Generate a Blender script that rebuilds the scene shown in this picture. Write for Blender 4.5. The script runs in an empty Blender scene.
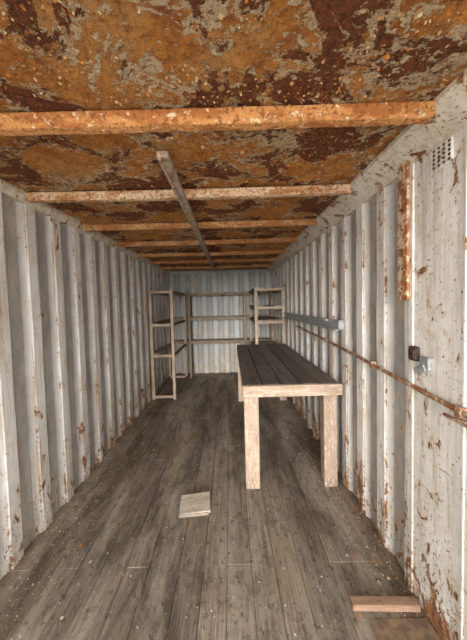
import bpy, bmesh, math, random
from mathutils import Vector, Matrix, Euler
from mathutils import noise as mn
random.seed(7)
S=bpy.context.scene
XL,XR,YF,YB,H=-1.40,0.97,-0.35,6.1,2.42
F=260.0
# ---------------- node helpers ----------------
class M:
    def __init__(s,name,rough=0.7,metal=0.0):
        s.m=bpy.data.materials.new(name); s.m.use_nodes=True
        s.t=s.m.node_tree; s.n=s.t.nodes; s.l=s.t.links
        s.b=s.n['Principled BSDF']; s.b.inputs['Roughness'].default_value=rough
        s.b.inputs['Metallic'].default_value=metal
        s.b.inputs['Specular IOR Level'].default_value=0.25
        s.tc=s.n.new('ShaderNodeTexCoord')
    def put(s,sock,v):
        if isinstance(v,bpy.types.NodeSocket): s.l.new(v,sock)
        else:
            if sock.type=='RGBA' and len(v)==3: v=(*v,1)
            sock.default_value=v
    def co(s,scale=(1,1,1),src='Object',loc=(0,0,0)):
        mp=s.n.new('ShaderNodeMapping'); s.l.new(s.tc.outputs[src],mp.inputs[0])
        mp.inputs['Scale'].default_value=scale; mp.inputs['Location'].default_value=loc
        return mp.outputs[0]
    def noise(s,vec,scale,detail=6,rough=.6,dist=0):
        x=s.n.new('ShaderNodeTexNoise'); s.l.new(vec,x.inputs['Vector'])
        x.inputs['Scale'].default_value=scale; x.inputs['Detail'].default_value=detail
        x.inputs['Roughness'].default_value=rough; x.inputs['Distortion'].default_value=dist
        return x.outputs[0]
    def math(s,op,a,b=0.0,clamp=False):
        x=s.n.new('ShaderNodeMath'); x.operation=op; x.use_clamp=clamp
        s.put(x.inputs[0],a); s.put(x.inputs[1],b); return x.outputs[0]
    def rng(s,v,a,b,c=0.0,d=1.0):
        x=s.n.new('ShaderNodeMapRange'); s.put(x.inputs[0],v)
        for i,q in enumerate((a,b,c,d)): x.inputs[i+1].default_value=q
        return x.outputs[0]
    def mix(s,f,a,b,mode='MIX'):
        x=s.n.new('ShaderNodeMix'); x.data_type='RGBA'; x.blend_type=mode
        s.put(x.inputs[0],f); s.put(x.inputs[6],a); s.put(x.inputs[7],b); return x.outputs[2]
    def sep(s,src='Object'):
        x=s.n.new('ShaderNodeSeparateXYZ'); s.l.new(s.tc.outputs[src],x.inputs[0]); return x.outputs
    def attr(s,name):
        x=s.n.new('ShaderNodeAttribute'); x.attribute_name=name; return x
    def bump(s,h,dist=.005,strength=1.0):
        x=s.n.new('ShaderNodeBump'); x.inputs['Distance'].default_value=dist
        x.inputs['Strength'].default_value=strength; s.l.new(h,x.inputs['Height'])
        s.l.new(x.outputs[0],s.b.inputs['Normal'])
    def col(s,c): s.put(s.b.inputs['Base Color'],c); return s.m

def wall_mat(name,light,dark,rust_th=.64,recess=None,speck=.66,scr=.0,lowb=.085):
    k=M(name,.6); o=k.sep(); c=k.co()
    n0=k.noise(k.co((1,1,.5)),3,5,.6)
    base=k.mix(k.rng(n0,.35,.65),light,dark)
    edge=None
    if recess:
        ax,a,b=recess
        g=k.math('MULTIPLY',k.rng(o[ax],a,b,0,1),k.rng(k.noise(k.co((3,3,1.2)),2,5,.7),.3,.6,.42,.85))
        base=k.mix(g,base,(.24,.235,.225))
        m=(a+(b-a)*.12); wd=abs(b-a)*.28
        dd=k.math('ABSOLUTE',k.math('SUBTRACT',o[ax],m))
        edge=k.rng(dd,0,wd,.095,0)
    st=k.noise(k.co((9,24,.8)),1,8,.76)
    base=k.mix(k.rng(st,.49,.67,0,.6),base,(.40,.35,.285))
    st2=k.noise(k.co((16,38,1.1),loc=(3,5,1)),1,8,.78)
    v3=k.math('ADD',st2,edge) if edge else st2
    base=k.mix(k.rng(v3,.565,.67,0,.85),base,(.42,.25,.125))
    db=k.noise(k.co(loc=(4,4,4)),5,9,.76,.5)
    base=k.mix(k.rng(db,.52,.66,0,.6),base,(.54,.44,.31))
    gl=k.math('MULTIPLY',k.rng(o[2],0,.9,.6,0),k.rng(k.noise(k.co((3,5,1.5),loc=(2,2,2)),3,8,.75),.40,.62))
    base=k.mix(gl,base,(.34,.27,.19))     # splash dirt near the floor
    low=k.rng(o[2],0,.6,lowb,0)
    hi=k.rng(o[2],2.0,2.42,0,.03)
    boost=k.math('ADD',low,hi)
    if edge: boost=k.math('ADD',boost,k.math('MULTIPLY',edge,.8))
    n1=k.noise(k.co((1,1,.55)),10,10,.73,.4)
    v=k.math('ADD',n1,boost)
    halo=k.rng(v,rust_th-.06,rust_th,0,.7)
    r=k.rng(v,rust_th,rust_th+.012)
    n2=k.noise(c,55,6,.70); v2=k.math('ADD',n2,k.math('MULTIPLY',boost,.8))
    r2=k.rng(v2,speck,speck+.015)
    n3=k.noise(k.co((6,4,60),loc=(1,9,2)),1.2,5,.7,1.2)
    r3=k.rng(n3,.70-scr,.72-scr,0,.8)
    rust=k.mix(k.rng(k.noise(c,30,6,.75),.4,.62),(.10,.05,.03),(.42,.19,.08))
    cc=k.mix(halo,base,(.60,.44,.27))
    rr=k.math('MAXIMUM',k.math('MAXIMUM',r,r2),r3)
    cc=k.mix(rr,cc,rust)
    h=k.math('SUBTRACT',k.math('MULTIPLY',n0,1.6),k.math('MULTIPLY',rr,.5))
    h=k.math('ADD',h,k.math('MULTIPLY',k.noise(c,60,3,.6),.2))
    k.bump(h,.007,.9)
    return k.col(cc)

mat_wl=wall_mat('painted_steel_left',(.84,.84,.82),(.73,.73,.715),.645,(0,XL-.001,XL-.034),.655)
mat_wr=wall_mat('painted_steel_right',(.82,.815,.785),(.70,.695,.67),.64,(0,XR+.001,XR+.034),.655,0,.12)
mat_wp=wall_mat('painted_steel_panel',(.82,.805,.77),(.72,.695,.65),.62,None,.63,.035,.10)
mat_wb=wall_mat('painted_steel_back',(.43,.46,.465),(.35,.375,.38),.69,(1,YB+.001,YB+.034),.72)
mat_rail=wall_mat('painted_steel_rail',(.80,.74,.65),(.66,.59,.49),.61,None,.63)

CREAM1,CREAM2=(.90,.74,.52),(.66,.44,.22)
def ceil_mat():
    k=M('rusted_ceiling_steel',.85); c=k.co()
    mid=k.noise(c,9,9,.78,.5)
    big=k.noise(k.co(loc=(2.3,1.1,0)),2.4,6,.7,.4)
    fine=k.noise(c,45,7,.75)
    vfine=k.noise(c,120,4,.65)
    rust=k.mix(k.rng(mid,.38,.58),(.40,.125,.026),(.78,.33,.075))
    rust=k.mix(k.rng(big,.48,.64,0,.6),rust,(.76,.43,.16))
    rust=k.mix(k.rng(fine,.49,.64,0,.85),rust,(.24,.07,.02))
    dk=k.noise(k.co((1,1.25,1),loc=(7.4,3.2,0)),3.1,11,.685,.5)
    dm=k.rng(dk,.515,.527)
    dark=k.mix(k.rng(fine,.38,.60),(.085,.025,.014),(.28,.085,.03))
    rust=k.mix(k.math('MULTIPLY',dm,k.rng(vfine,.32,.46,.6,1)),rust,dark)
    edge=k.math('SUBTRACT',1.0,k.math('ABSOLUTE',k.math('MULTIPLY',k.math('SUBTRACT',dk,.508),20.0)),True)
    patch=k.rng(k.noise(k.co(loc=(1.3,8.1,0)),2.6,5,.6),.48,.64)
    w=k.math('ADD',k.math('MULTIPLY',edge,.15),k.math('MULTIPLY',patch,.08))
    fl=k.noise(k.co((1,1.4,1)),30,9,.76,.3)
    f=k.math('ADD',fl,w)
    fm=k.rng(f,.625,.637)
    cream=k.mix(k.rng(vfine,.35,.65),CREAM1,CREAM2)
    # thin dark line drawn just outside each cream flake
    lip=k.math('SUBTRACT',1.0,k.math('ABSOLUTE',k.math('MULTIPLY',k.math('SUBTRACT',f,.612),70.0)),True)
    rust=k.mix(k.math('MULTIPLY',lip,.6),rust,(.10,.03,.015))
    cc=k.mix(fm,rust,cream)
    h=k.math('ADD',k.math('MULTIPLY',fm,.8),k.math('MULTIPLY',mid,1.6))
    h=k.math('ADD',h,k.math('MULTIPLY',fine,1.3)); h=k.math('SUBTRACT',h,k.math('MULTIPLY',dm,.9))
    k.bump(h,.02,1.0)
    return k.col(cc)
mat_ceil=ceil_mat()
def bow_mat(name,base,alt,th,flk):
    k=M(name,.75); c=k.co()
    n=k.noise(k.co((.6,2,2)),5,8,.72,.4); f=k.noise(c,50,6,.7)
    cc=k.mix(k.rng(n,th,th+.08),base,alt)
    cc=k.mix(k.rng(f,.52,.58,0,.85),cc,(.26,.09,.03))
    n3=k.noise(k.co((2,3,3),loc=(4,4,4)),13,8,.78)
    cc=k.mix(k.rng(n3,flk,flk+.02),cc,(.84,.69,.48))
    n4=k.noise(k.co((1.5,3,3),loc=(8,1,4)),7,9,.76)
    cc=k.mix(k.rng(n4,.58,.61,0,.85),cc,(.20,.07,.03))
    k.bump(k.math('ADD',f,n),.006,.9); return k.col(cc)
mat_bow1=bow_mat('rusted_beam',(.68,.32,.11),(.44,.16,.045),.45,.575)
mat_bow2=bow_mat('flaking_beam',(.74,.53,.34),(.48,.21,.08),.46,.56)
mat_bow3=bow_mat('rust_stained_beam',(.62,.35,.16),(.44,.18,.06),.44,.60)

def wood_mat(name,a,b,dirt,speck=None,gs=1.0,sth=.585,sa=.85):
    k=M(name,.85); tint=k.attr('tint').outputs['Fac']
    g=k.noise(k.co((1.2*gs,34*gs,1),'UV'),2,8,.7,.3)
    g2=k.noise(k.co((3,9,1),'UV'),1.5,6,.65)
    c=k.mix(k.rng(g,.34,.66),a,b)
    c=k.mix(k.rng(g2,.43,.68,0,.8),c,dirt)
    t=k.rng(tint,0,1,.68,1.3)
    x=k.n.new('ShaderNodeCombineXYZ')
    for i in range(3): k.l.new(t,x.inputs[i])
    c=k.mix(1.0,c,x.outputs[0],'MULTIPLY')
    if speck:
        s=k.noise(k.co((2,7,1),'UV'),9,9,.8); c=k.mix(k.rng(s,sth,sth+.05,0,sa),c,speck)
        s2=k.noise(k.co(loc=(3,3,3)),50,7,.78); c=k.mix(k.rng(s2,.56,.61,0,.75),c,dirt)
    k.bump(g,.005,.9); return k.col(c)
mat_pine=wood_mat('weathered_pine',(.44,.335,.255),(.30,.215,.155),(.19,.13,.09),(.60,.54,.46),1,.54,.8)
mat_top=wood_mat('worn_tabletop',(.22,.185,.155),(.11,.088,.072),(.065,.052,.043),(.36,.33,.285),1,.57)
mat_shelf=wood_mat('shelf_timber',(.38,.30,.225),(.26,.20,.145),(.145,.105,.08),(.50,.44,.37),1,.60)
mat_ply=wood_mat('plywood_scrap',(.46,.40,.33),(.34,.28,.22),(.20,.15,.11),(.60,.54,.46),1,.56)
mat_off=wood_mat('offcut_timber',(.34,.22,.15),(.22,.13,.08),(.13,.08,.05),(.48,.39,.3),1,.58)
def floor_mat():
    k=M('dirty_floor_planks',.8); c=k.co(); o=k.sep(); tint=k.attr('tint').outputs['Fac']
    g=k.noise(k.co((1.1,45,1),'UV'),2,9,.75,.3)
    a=k.mix(k.rng(g,.34,.66),(.115,.089,.067),(.36,.295,.23))
    t=k.rng(tint,0,1,.70,1.22); x=k.n.new('ShaderNodeCombineXYZ')
    for i in range(3): k.l.new(t,x.inputs[i])
    a=k.mix(1.0,a,x.outputs[0],'MULTIPLY')
    p=k.noise(k.co((1.6,.35,1)),2.3,9,.70,.6)
    a=k.mix(k.rng(p,.46,.60,0,.8),a,(.072,.053,.039))
    p2=k.noise(k.co((1.5,.35,1),loc=(5,2,0)),1.9,9,.72,.4)
    a=k.mix(k.rng(p2,.48,.61,0,.7),a,(.41,.35,.275))
    p3=k.noise(k.co((1.6,.35,1),loc=(1,7,0)),3.1,7,.7,.3)
    a=k.mix(k.rng(p3,.53,.66,0,.7),a,(.20,.15,.075))
    p4=k.noise(k.co((1,.8,1),loc=(1,1,0)),5,10,.8,.3)
    a=k.mix(k.rng(p4,.52,.60,0,.55),a,(.09,.068,.05))
    ax=k.math('ABSOLUTE',k.math('ADD',o[0],.215))
    d=k.math('ADD',k.rng(ax,.75,1.2,-.12,.12),k.noise(c,14,8,.74))
    a=k.mix(k.rng(d,.56,.70,0,.65),a,(.24,.155,.09))
    s=k.noise(c,80,5,.7); a=k.mix(k.rng(s,.61,.65,0,.6),a,(.48,.42,.35))
    s3=k.noise(k.co((1,.7,1)),24,9,.78,.2); a=k.mix(k.rng(s3,.55,.62,0,.8),a,(.06,.044,.032))
    k.bump(k.math('ADD',g,s3),.006,.9)
    return k.col(a)
mat_floor=floor_mat()
def flat(name,c1,c2,sc=30,rough=.7,metal=0,th=(.45,.6)):
    k=M(name,rough,metal); n=k.noise(k.co(),sc,8,.75); k.bump(n,.003,.7)
    return k.col(k.mix(k.rng(n,*th),c1,c2))
mat_rod=flat('rusty_white_bar',(.46,.38,.29),(.24,.10,.045),26,.7,0,(.42,.52))
mat_alu=flat('grey_galvanised_channel',(.42,.44,.44),(.28,.29,.30),12,.45,.3)
mat_pole=flat('dull_conduit',(.46,.37,.29),(.22,.13,.08),22,.6,0,(.46,.60))
mat_dark=flat('dark_rust_and_holes',(.035,.028,.025),(.12,.06,.035),30)
mat_patch=flat('dark_floor_brown',(.13,.09,.065),(.24,.155,.09),14,.85)
mat_strip=flat('rusty_strip',(.30,.115,.04),(.62,.47,.31),22,.85,0,(.49,.55))
mat_flake=flat('paint_flake',(.66,.62,.54),(.46,.36,.26),50,.8)
mat_peel=flat('peeling_paint',(.78,.58,.35),(.52,.27,.10),45,.8,0,(.40,.60))
mat_scale=flat('rust_scale',(.62,.25,.06),(.26,.085,.03),40,.85)
mat_gnd=flat('pale_concrete_ground',(.55,.52,.47),(.47,.44,.40),2,.9)

# ---------------- geometry helpers ----------------
class B:
    def __init__(s):
        s.bm=bmesh.new(); s.uv=s.bm.loops.layers.uv.new('UVMap')
        s.vt=s.bm.verts.layers.float.new('tint')
    def box(s,lo,hi,mi=0,bev=.003,rot=None,rnd=None):
        lo=Vector(lo);hi=Vector(hi);c=(lo+hi)/2;d=hi-lo
        t=bmesh.new(); bmesh.ops.create_cube(t,size=1,matrix=Matrix.Diagonal((*d,1)))
        if bev: bmesh.ops.bevel(t,geom=t.edges[:],offset=min(bev,min(d)*.3),segments=1,affect='EDGES')
        ax=[0,1,2]; L=max(ax,key=lambda i:d[i]); ox,oy=random.random()*50,random.random()*50
        tint=random.random() if rnd is None else rnd
        R=Euler(rot).to_matrix() if rot else Matrix.Identity(3)
        vm={}
        for v in t.verts:
            nv=s.bm.verts.new(R@v.co+c); nv[s.vt]=tint; vm[v]=(nv,v.co.copy())
        for f in t.faces:
            nf=s.bm.faces.new([vm[v][0] for v in f.verts])
            nf.material_index=mi; n=f.normal; o=[i for i in ax if i!=L]
            w=o[0] if abs(n[o[1]])>abs(n[o[0]]) else o[1]
            for lp,v in zip(nf.loops,f.verts):
                q=vm[v][1]
                lp[s.uv].uv=(q[L]+ox,q[w]+oy) if abs(n[L])<.9 else (q[o[0]]+ox,q[o[1]]+oy)
        t.free()
    def cyl(s,a,b,r,mi=0,seg=10):
        a=Vector(a);b=Vector(b);d=b-a;q=d.to_track_quat('Z','Y').to_matrix().to_4x4()
        res=bmesh.ops.create_cone(s.bm,cap_ends=True,segments=seg,radius1=r,radius2=r,depth=d.length,matrix=Matrix.Translation((a+b)/2)@q)
        for v in res['verts']:
            for f in v.link_faces: f.material_index=mi
    def prism(s,sec,y0,y1,mi=0,n=40):
        rows=[[s.bm.verts.new((x,y0+(y1-y0)*k/n,z)) for x,z in sec] for k in range(n+1)]
        N=len(sec)
        for k in range(n):
            for q in range(N):
                s.bm.faces.new((rows[k][q],rows[k][(q+1)%N],rows[k+1][(q+1)%N],rows[k+1][q])).material_index=mi
        s.bm.faces.new(rows[0]); s.bm.faces.new(rows[-1][::-1])
    def done(s,name,mats):
        bmesh.ops.recalc_face_normals(s.bm,faces=s.bm.faces[:])
        me=bpy.data.meshes.new(name); s.bm.to_mesh(me); s.bm.free()
        for m in mats: me.materials.append(m)
        o=bpy.data.objects.new(name,me); S.collection.objects.link(o); return o

# ---------------- corrugated walls ----------------
def profile(a,b,depth=.036,pitch=.276,phase=0.0,inner=.085,sl=.045):
    outer=pitch-inner-2*sl; pts=[]; p=a+phase
    pts.append((a,0.0))
    while p+pitch<=b:
        pts+= [(p+inner/2,0),(p+inner/2+sl,depth),(p+inner/2+sl+outer,depth),(p+pitch-inner/2,0)]
        p+=pitch
    pts.append((b,0.0)); return pts
def corr(name,pts,place,mat,z0,z1,nz=40,dent=.004):
    bm=bmesh.new(); cols=[]
    for (u,d) in pts:
        cols.append([bm.verts.new(place(u+dent*mn.noise(Vector((u*3,z0+(z1-z0)*i/nz*2.2,1))),
              max(-.001,d+dent*mn.noise(Vector((u*4,(z1-z0)*i/nz*2.5,7)))),z0+(z1-z0)*i/nz)) for i in range(nz+1)])
    for i in range(len(cols)-1):
        for j in range(nz):
            bm.faces.new((cols[i][j],cols[i+1][j],cols[i+1][j+1],cols[i][j+1]))
    me=bpy.data.meshes.new(name); bm.to_mesh(me); bm.free(); me.materials.append(mat)
    o=bpy.data.objects.new(name,me); S.collection.objects.link(o)
    m=o.modifiers.new('sheet','SOLIDIFY'); m.thickness=.003; m.offset=0
    b=o.modifiers.new('bend','BEVEL'); b.width=.006; b.segments=2; b.limit_method='ANGLE'; b.angle_limit=math.radians(25)
    return o
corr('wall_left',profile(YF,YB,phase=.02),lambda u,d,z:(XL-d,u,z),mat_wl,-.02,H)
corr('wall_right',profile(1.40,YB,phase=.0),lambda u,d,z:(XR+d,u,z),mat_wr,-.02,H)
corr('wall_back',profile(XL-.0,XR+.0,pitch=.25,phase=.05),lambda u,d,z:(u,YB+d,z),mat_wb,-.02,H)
b=B()
b.box((XR-.004,YF,-.02),(XR+.04,1.40,H),0,.003)
b.box((XR-.012,1.365,0.0),(XR-.003,1.40,H-.1),0,.002)
b.box((XR-.010,1.06,0.0),(XR-.003,1.072,H-.1),0,.002)
b.done('wall_right_panel',[mat_wp])
def cz(x,y): return H+.014*mn.noise(Vector((x*1.6,y*1.6,0)))+.006*mn.noise(Vector((x*7,y*7,3)))+.004*mn.noise(Vector((x*20,y*20,5)))
bm=bmesh.new(); nx,ny=120,320; g=[]
for j in range(ny+1):
    r=[]
    for i in range(nx+1):
        x=XL-.04+(XR-XL+.08)*i/nx; y=YF+(YB-YF+.04)*j/ny
        r.append(bm.verts.new((x,y,cz(x,y))))
    g.append(r)
for j in range(ny):
    for i in range(nx): bm.faces.new((g[j][i],g[j+1][i],g[j+1][i+1],g[j][i+1])).smooth=True
rf=random.Random(3); cnt=0
while cnt<7000:
    x=rf.uniform(XL+.04,XR-.14); y=rf.uniform(.0,3.4)
    if mn.noise(Vector((x*3.6+9,y*4.2,2)))+.6*mn.noise(Vector((x*11,y*11,8)))<rf.uniform(-.3,.4): continue
    cnt+=1
    s=rf.uniform(.0018,.0055)*(1.7 if rf.random()<.06 else 1); a0=rf.random()*6.28
    lift=rf.uniform(.1,.6); dirv=Vector((math.cos(a0),math.sin(a0))); per=Vector((-dirv.y,dirv.x))
    wd=s*rf.uniform(.5,1.3); prev=None; mi=1 if rf.random()<.4 else 2
    z0=cz(x,y)-.0005
    for q in range(4):
        t=q/3; ll=s*2*t; ww=wd*(1-.35*t*rf.random())*(1 if q else .8)
        zz=z0-math.sin(lift)*ll*t
        ctr=Vector((x,y))+dirv*ll*math.cos(lift*t)
        j1,j2=rf.uniform(.6,1.4),rf.uniform(.6,1.4)
        A=ctr+per*ww*j1; C=ctr-per*ww*j2
        cur=(bm.verts.new((A.x,A.y,zz)),bm.verts.new((C.x,C.y,zz)))
        if prev: bm.faces.new((prev[0],prev[1],cur[1],cur[0])).material_index=mi
        prev=cur
me=bpy.data.meshes.new('ceiling'); bm.to_mesh(me); bm.free()
for m in (mat_ceil,mat_peel,mat_scale): me.materials.append(m)
o=bpy.data.objects.new('ceiling',me); S.collection.objects.link(o)
b=B(); b.prism([(XL-.05,H-.07),(XL+.008,H-.07),(XL+.03,H-.03),(XL+.03,H-.0),(XL-.05,H-.0)],YF,YB); b.done('trim_1',[mat_rail])
b=B(); b.prism([(XR+.05,H),(XR-.13,H),(XR-.13,H-.022),(XR-.008,H-.085),(XR-.008,H-.105),(XR+.05,H-.105)],YF,YB); b.done('trim_2',[mat_rail])
b=B(); b.box((XL,YB-.02,H-.07),(XR,YB+.04,H-.004)); b.done('trim_3',[mat_wb])
b=B(); b.box((XL-.1,YF,H+.03),(XR+.1,YB+.06,H+.05)); b.done('roof',[mat_scale])
for i,y in enumerate([.38,1.12,1.84,2.56,3.26,3.97,4.68,5.38]):
    bm=bmesh.new(); prof=[(-.055,0),(-.05,-.012),(-.028,-.05),(.028,-.05),(.05,-.012),(.055,0)]
    N=80; rows=[]; sag=random.uniform(.0,.008)
    xa,xb=XL+.015,XR-.115
    for k in range(N+1):
        x=xa+(xb-xa)*k/N; u=k/N
        w=1+.05*mn.noise(Vector((x*5,y,0)))+.06*mn.noise(Vector((x*22,y,4)))
        rows.append([bm.verts.new((x,y+a*w*.85,H-.006+c*w-sag*math.sin(math.pi*u))) for a,c in prof])
    for k in range(N):
        for q in range(len(prof)):
            bm.faces.new((rows[k][q],rows[k][(q+1)%len(prof)],rows[k+1][(q+1)%len(prof)],rows[k+1][q]))
    bm.faces.new(rows[0]); bm.faces.new(rows[-1][::-1])
    bmesh.ops.recalc_face_normals(bm,faces=bm.faces[:])
    me=bpy.data.meshes.new('ceiling_beam'); bm.to_mesh(me); bm.free(); me.materials.append(mat_bow1 if i<2 else mat_bow2 if i<3 else mat_bow3)
    o=bpy.data.objects.new('ceiling_beam' if i==0 else 'ceiling_beam.%03d'%i,me); S.collection.objects.link(o)
    bv=o.modifiers.new('b','BEVEL'); bv.width=.006; bv.segments=2; bv.limit_method='ANGLE'
b=B(); zc=H-.056
b.box((-.335,1.28,zc-.03),(-.28,5.3,zc),0,.004)
b.box((-.330,1.282,zc-.042),(-.315,5.3,zc-.03),0,.002)
b.done('ceiling_conduit',[mat_pole])

# ---------------- floor ----------------
b=B(); x=XL-.03
while x<XR+.02:
    w=random.choice([.15,.15,.145,.19])
    x1=min(x+w,XR+.03); y=YF
    while y<YB:
        y1=min(y+random.choice([2.4,3.1,1.9,4.0]),YB+.03)
        b.box((x+.001,y+.0006,-.03),(x1-.001,y1-.0006,random.uniform(-.003,.0)),0,.003); y=y1
    x=x1
b.box((XL-.03,YF,-.06),(XR+.03,YB+.03,-.031),0,0,rnd=0)
bm=b.bm
for i in range(3600):
    r=random.random()
    if r<.40: x=XL+.01+abs(random.gauss(0,.22))
    elif r<.72: x=XR-.01-abs(random.gauss(0,.16))
    else: x=random.uniform(XL+.02,XR-.02)
    if not(XL+.01<x<XR-.01): continue
    y=random.uniform(.5,5.8)
    s=random.uniform(.0015,.0055)*(2.2 if random.random()<.08 else 1); a0=random.random()*6; z=.0015+random.random()*.002
    k=random.randint(4,6); vs=[]
    for q in range(k):
        rr=s*random.uniform(.6,1.3); a=a0+q*2*math.pi/k
        vs.append(bm.verts.new((x+rr*math.cos(a),y+rr*math.sin(a),z+random.uniform(-.001,.003))))
    bm.faces.new(vs).material_index=1 if random.random()<.6 else 2
b.done('floor',[mat_floor,mat_flake,mat_scale])

# ---------------- workbench ----------------
b=B()
x0,x1,y0,y1,zt=.095,.925,2.17,4.40,.925
n=5; w=(x1-x0)/n
for i in range(n):
    b.box((x0+i*w+.004,y0+.03,zt-.035),(x0+(i+1)*w-.004,y1,zt+random.uniform(-.005,.002)),1,.005)
b.box((x0-.008,y0-.012,zt-.098),(x1+.006,y0+.029,zt-.002),0,.005,rnd=.75)
b.box((x0-.0,y0+.03,zt-.10),(x0+.035,y1,zt-.036),0,.004,rnd=.3)
b.box((x1-.035,y0+.03,zt-.10),(x1,y1,zt-.036),0,.004,rnd=.3)
b.box((x0+.0,y1-.04,zt-.10),(x1,y1-.001,zt-.036),0,.004)
for yy in (y0+.031,y1-.16):
    b.box((x0+.004,yy,0.0),(x0+.129,yy+.10,zt-.036),0,.007,rnd=.75)
    b.box((x1-.140,yy,0.0),(x1-.025,yy+.10,zt-.036),0,.007,rnd=.45)
for yy in (2.9,3.5):
    b.box((x0+.036,yy,zt-.10),(x1-.036,yy+.04,zt-.036),0,.003)
b.done('workbench',[mat_pine,mat_top])

# ---------------- shelving ----------------
def unit(name,xa,xb,ya,yb,zs,cols):
    b=B(); p=.05
    for xx in (xa,xb-p):
        for yy in (ya,yb-p):
            b.box((xx,yy,0.0),(xx+p,yy+p,1.90),0,.003,rnd=1.1)
    for z in zs:
        b.box((xa+p,ya+.004,z-.045),(xb-p,ya+.04,z),0,.002,rnd=.95)
        b.box((xa+p,yb-.04,z-.045),(xb-p,yb-.004,z),0,.002)
        b.box((xa+.006,ya+p,z-.045),(xa+.04,yb-p,z),0,.002)
        b.box((xb-.04,ya+p,z-.045),(xb-.006,yb-p,z),0,.002)
        if z>.3:
            m=3; ww=(xb-xa)/m
            for i in cols:
                if i==1 and z>1.5: continue
                b.box((xa+i*ww+.004,ya+.045,z+.001),(xa+(i+1)*ww-.004,yb-.005,z+.018),0,.002)
    return b.done(name,[mat_shelf])
unit('shelving_unit',XL+.02,-.97,4.42,5.70,[.07,.78,1.31,1.875],(0,))
unit('shelving_unit.001',.42,XR-.03,4.46,5.70,[.07,.78,1.31,1.56,1.875],(0,1,2))
b=B(); ya,yb=5.74,6.08
for xx in (XL+.03,-.93,.30,XR-.07):
    for yy in (ya,yb-.05): b.box((xx,yy,0),(xx+.045,yy+.045,1.90),0,.003)
for z in (.80,1.33,1.87):
    b.box((XL+.08,ya-.022,z-.05),(XR-.03,ya-.001,z),0,.002)
    b.box((XL+.08,ya+.0,z+.001),(XR-.08,ya+.16,z+.02),0,.002)
    b.box((XL+.08,ya+.165,z+.001),(XR-.08,yb-.055,z+.02),0,.002)
    for xx in (XL+.08,-.88,.35): b.box((xx,ya,z-.045),(xx+.03,yb-.01,z),0,.002)
b.done('shelf_rack',[mat_shelf])

# ---------------- right wall fittings ----------------
b=B()
b.box((XR-.045,2.22,1.375),(XR-.003,4.4,1.455),0,.002)
b.box((XR-.075,2.22,1.365),(XR-.045,4.4,1.377),0,.002)
b.box((XR-.075,2.45,1.44),(XR-.046,4.4,1.452),0,.002)
b.done('mounting_channel',[mat_alu])
b=B()
pts=[(XR-.022,.80,1.130),(XR-.020,1.3,1.160),(XR-.024,1.9,1.20),(XR-.02,2.6,1.235),(XR-.022,3.7,1.28)]
for a,c in zip(pts,pts[1:]): b.cyl(a,c,.012)
for y,z in ((1.05,1.145),(1.72,1.188),(2.55,1.232),(3.4,1.268)):
    b.box((XR-.036,y,z-.022),(XR-.003,y+.03,z+.022),0,.002)
b.cyl((XR-.016,.80,1.09),(XR-.012,1.16,1.095),.007)
b.cyl((XR-.016,.95,1.135),(XR-.012,1.14,1.09),.006)
b.done('lashing_rail',[mat_rod])
b=B()
b.box((XR-.028,1.385,1.615),(XR-.013,1.465,2.39),0,.003)
for i in range(7):
    z=1.68+i*.105; b.cyl((XR-.030,1.425,z),(XR-.022,1.425,z),.006,1,8)  # dark discs painted as the shaded insides of the strip holes
b.done('lashing_strip',[mat_strip,mat_dark])
b=B()
b.box((XR-.03,1.315,1.30),(XR-.003,1.375,1.375),0,.006)
b.box((XR-.036,1.325,1.315),(XR-.029,1.365,1.36),0,.003)
b.box((XR-.026,1.235,1.27),(XR-.004,1.30,1.335),1,.005)
b.box((XR-.034,1.25,1.25),(XR-.027,1.33,1.285),1,.002,rot=(math.radians(-25),0,0))
b.done('door_latch',[mat_dark,mat_alu])
b=B()
b.box((XR-.012,1.13,2.205),(XR-.0035,1.24,2.312),0,.003)
for i in range(4):
    for j in range(5):
        b.cyl((XR-.0135,1.143+i*.028,2.220+j*.019),(XR-.008,1.143+i*.028,2.220+j*.019),.0065,1,8)  # vent holes are dark discs, their inner shade put into the colour
b.done('wall_vent',[mat_wp,mat_dark])

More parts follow.
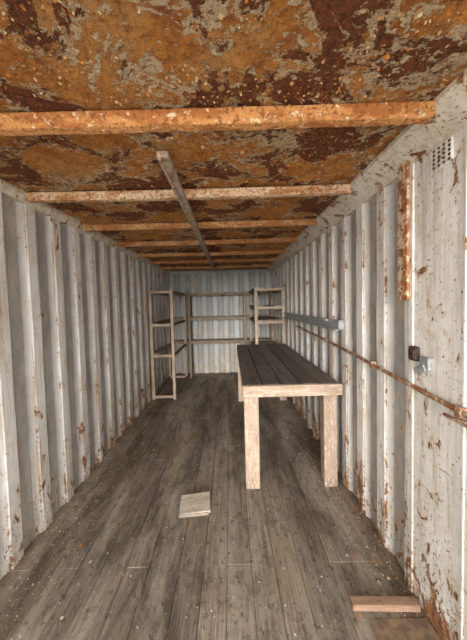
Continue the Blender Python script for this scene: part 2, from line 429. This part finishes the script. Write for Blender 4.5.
# ---------------- things on the floor ----------------
b=B(); b.box((-.44,1.93,.012),(-.20,2.12,.036),0,.003,rot=(math.radians(4),math.radians(-3),math.radians(5)),rnd=.75)
b.box((-.435,1.922,.001),(-.205,1.942,.022),0,.002,rot=(0,0,math.radians(5)),rnd=.0)
b.done('plywood_scrap',[mat_ply])
b=B(); b.box((.60,1.28,.003),(.945,1.33,.038),0,.004,rot=(0,0,math.radians(-2)),rnd=.7)
b.done('timber_offcut',[mat_off])
b=B(); b.box((.66,.75,.003),(.955,1.25,.008),0,.002); b.done('dark_floor_patch',[mat_patch])  # thin brown sheet added to stand in for darker floor
b=B(); b.box((-15,-15,-.25),(15,YF-.02,-.07),0,0); b.done('ground',[mat_gnd])

# ---------------- light ----------------
w=bpy.data.worlds.new('overcast_sky'); S.world=w; w.use_nodes=True
bg=w.node_tree.nodes['Background']; bg.inputs[0].default_value=(1,.99,.975,1); bg.inputs[1].default_value=4.8
L=bpy.data.lights.new('fill_sun','SUN'); L.energy=4.7; L.angle=math.radians(22); L.color=(1,.97,.93)  # low wide sun lamp added as soft fill down to the back wall
so=bpy.data.objects.new('fill_sun',L); S.collection.objects.link(so)
so.rotation_euler=Vector((.07,1,-.16)).to_track_quat('-Z','Y').to_euler(); so.location=(0,-4,4)

# ---------------- camera ----------------
cd=bpy.data.cameras.new('camera'); cam=bpy.data.objects.new('camera',cd); S.collection.objects.link(cam); S.camera=cam
cd.sensor_fit='HORIZONTAL'; cd.sensor_width=36; cd.lens=36*F/467; cd.clip_start=.02
pitch,yaw,roll=math.radians(2.4),math.radians(0),math.radians(-1.5)
R=Matrix.Rotation(yaw,3,'Z')@Matrix.Rotation(math.pi/2-pitch,3,'X')@Matrix.Rotation(roll,3,'Z')
cam.matrix_world=Matrix.Translation((0,0,1.62))@R.to_4x4()
v=R.transposed()@Vector((0,1,0)); px=233.5+F*v.x/-v.z; py=320-F*v.y/-v.z
cd.shift_x=(px-230)/467; cd.shift_y=(304-py)/467
S.view_settings.view_transform='Standard'
S.view_settings.look='None'
S.view_settings.exposure=0
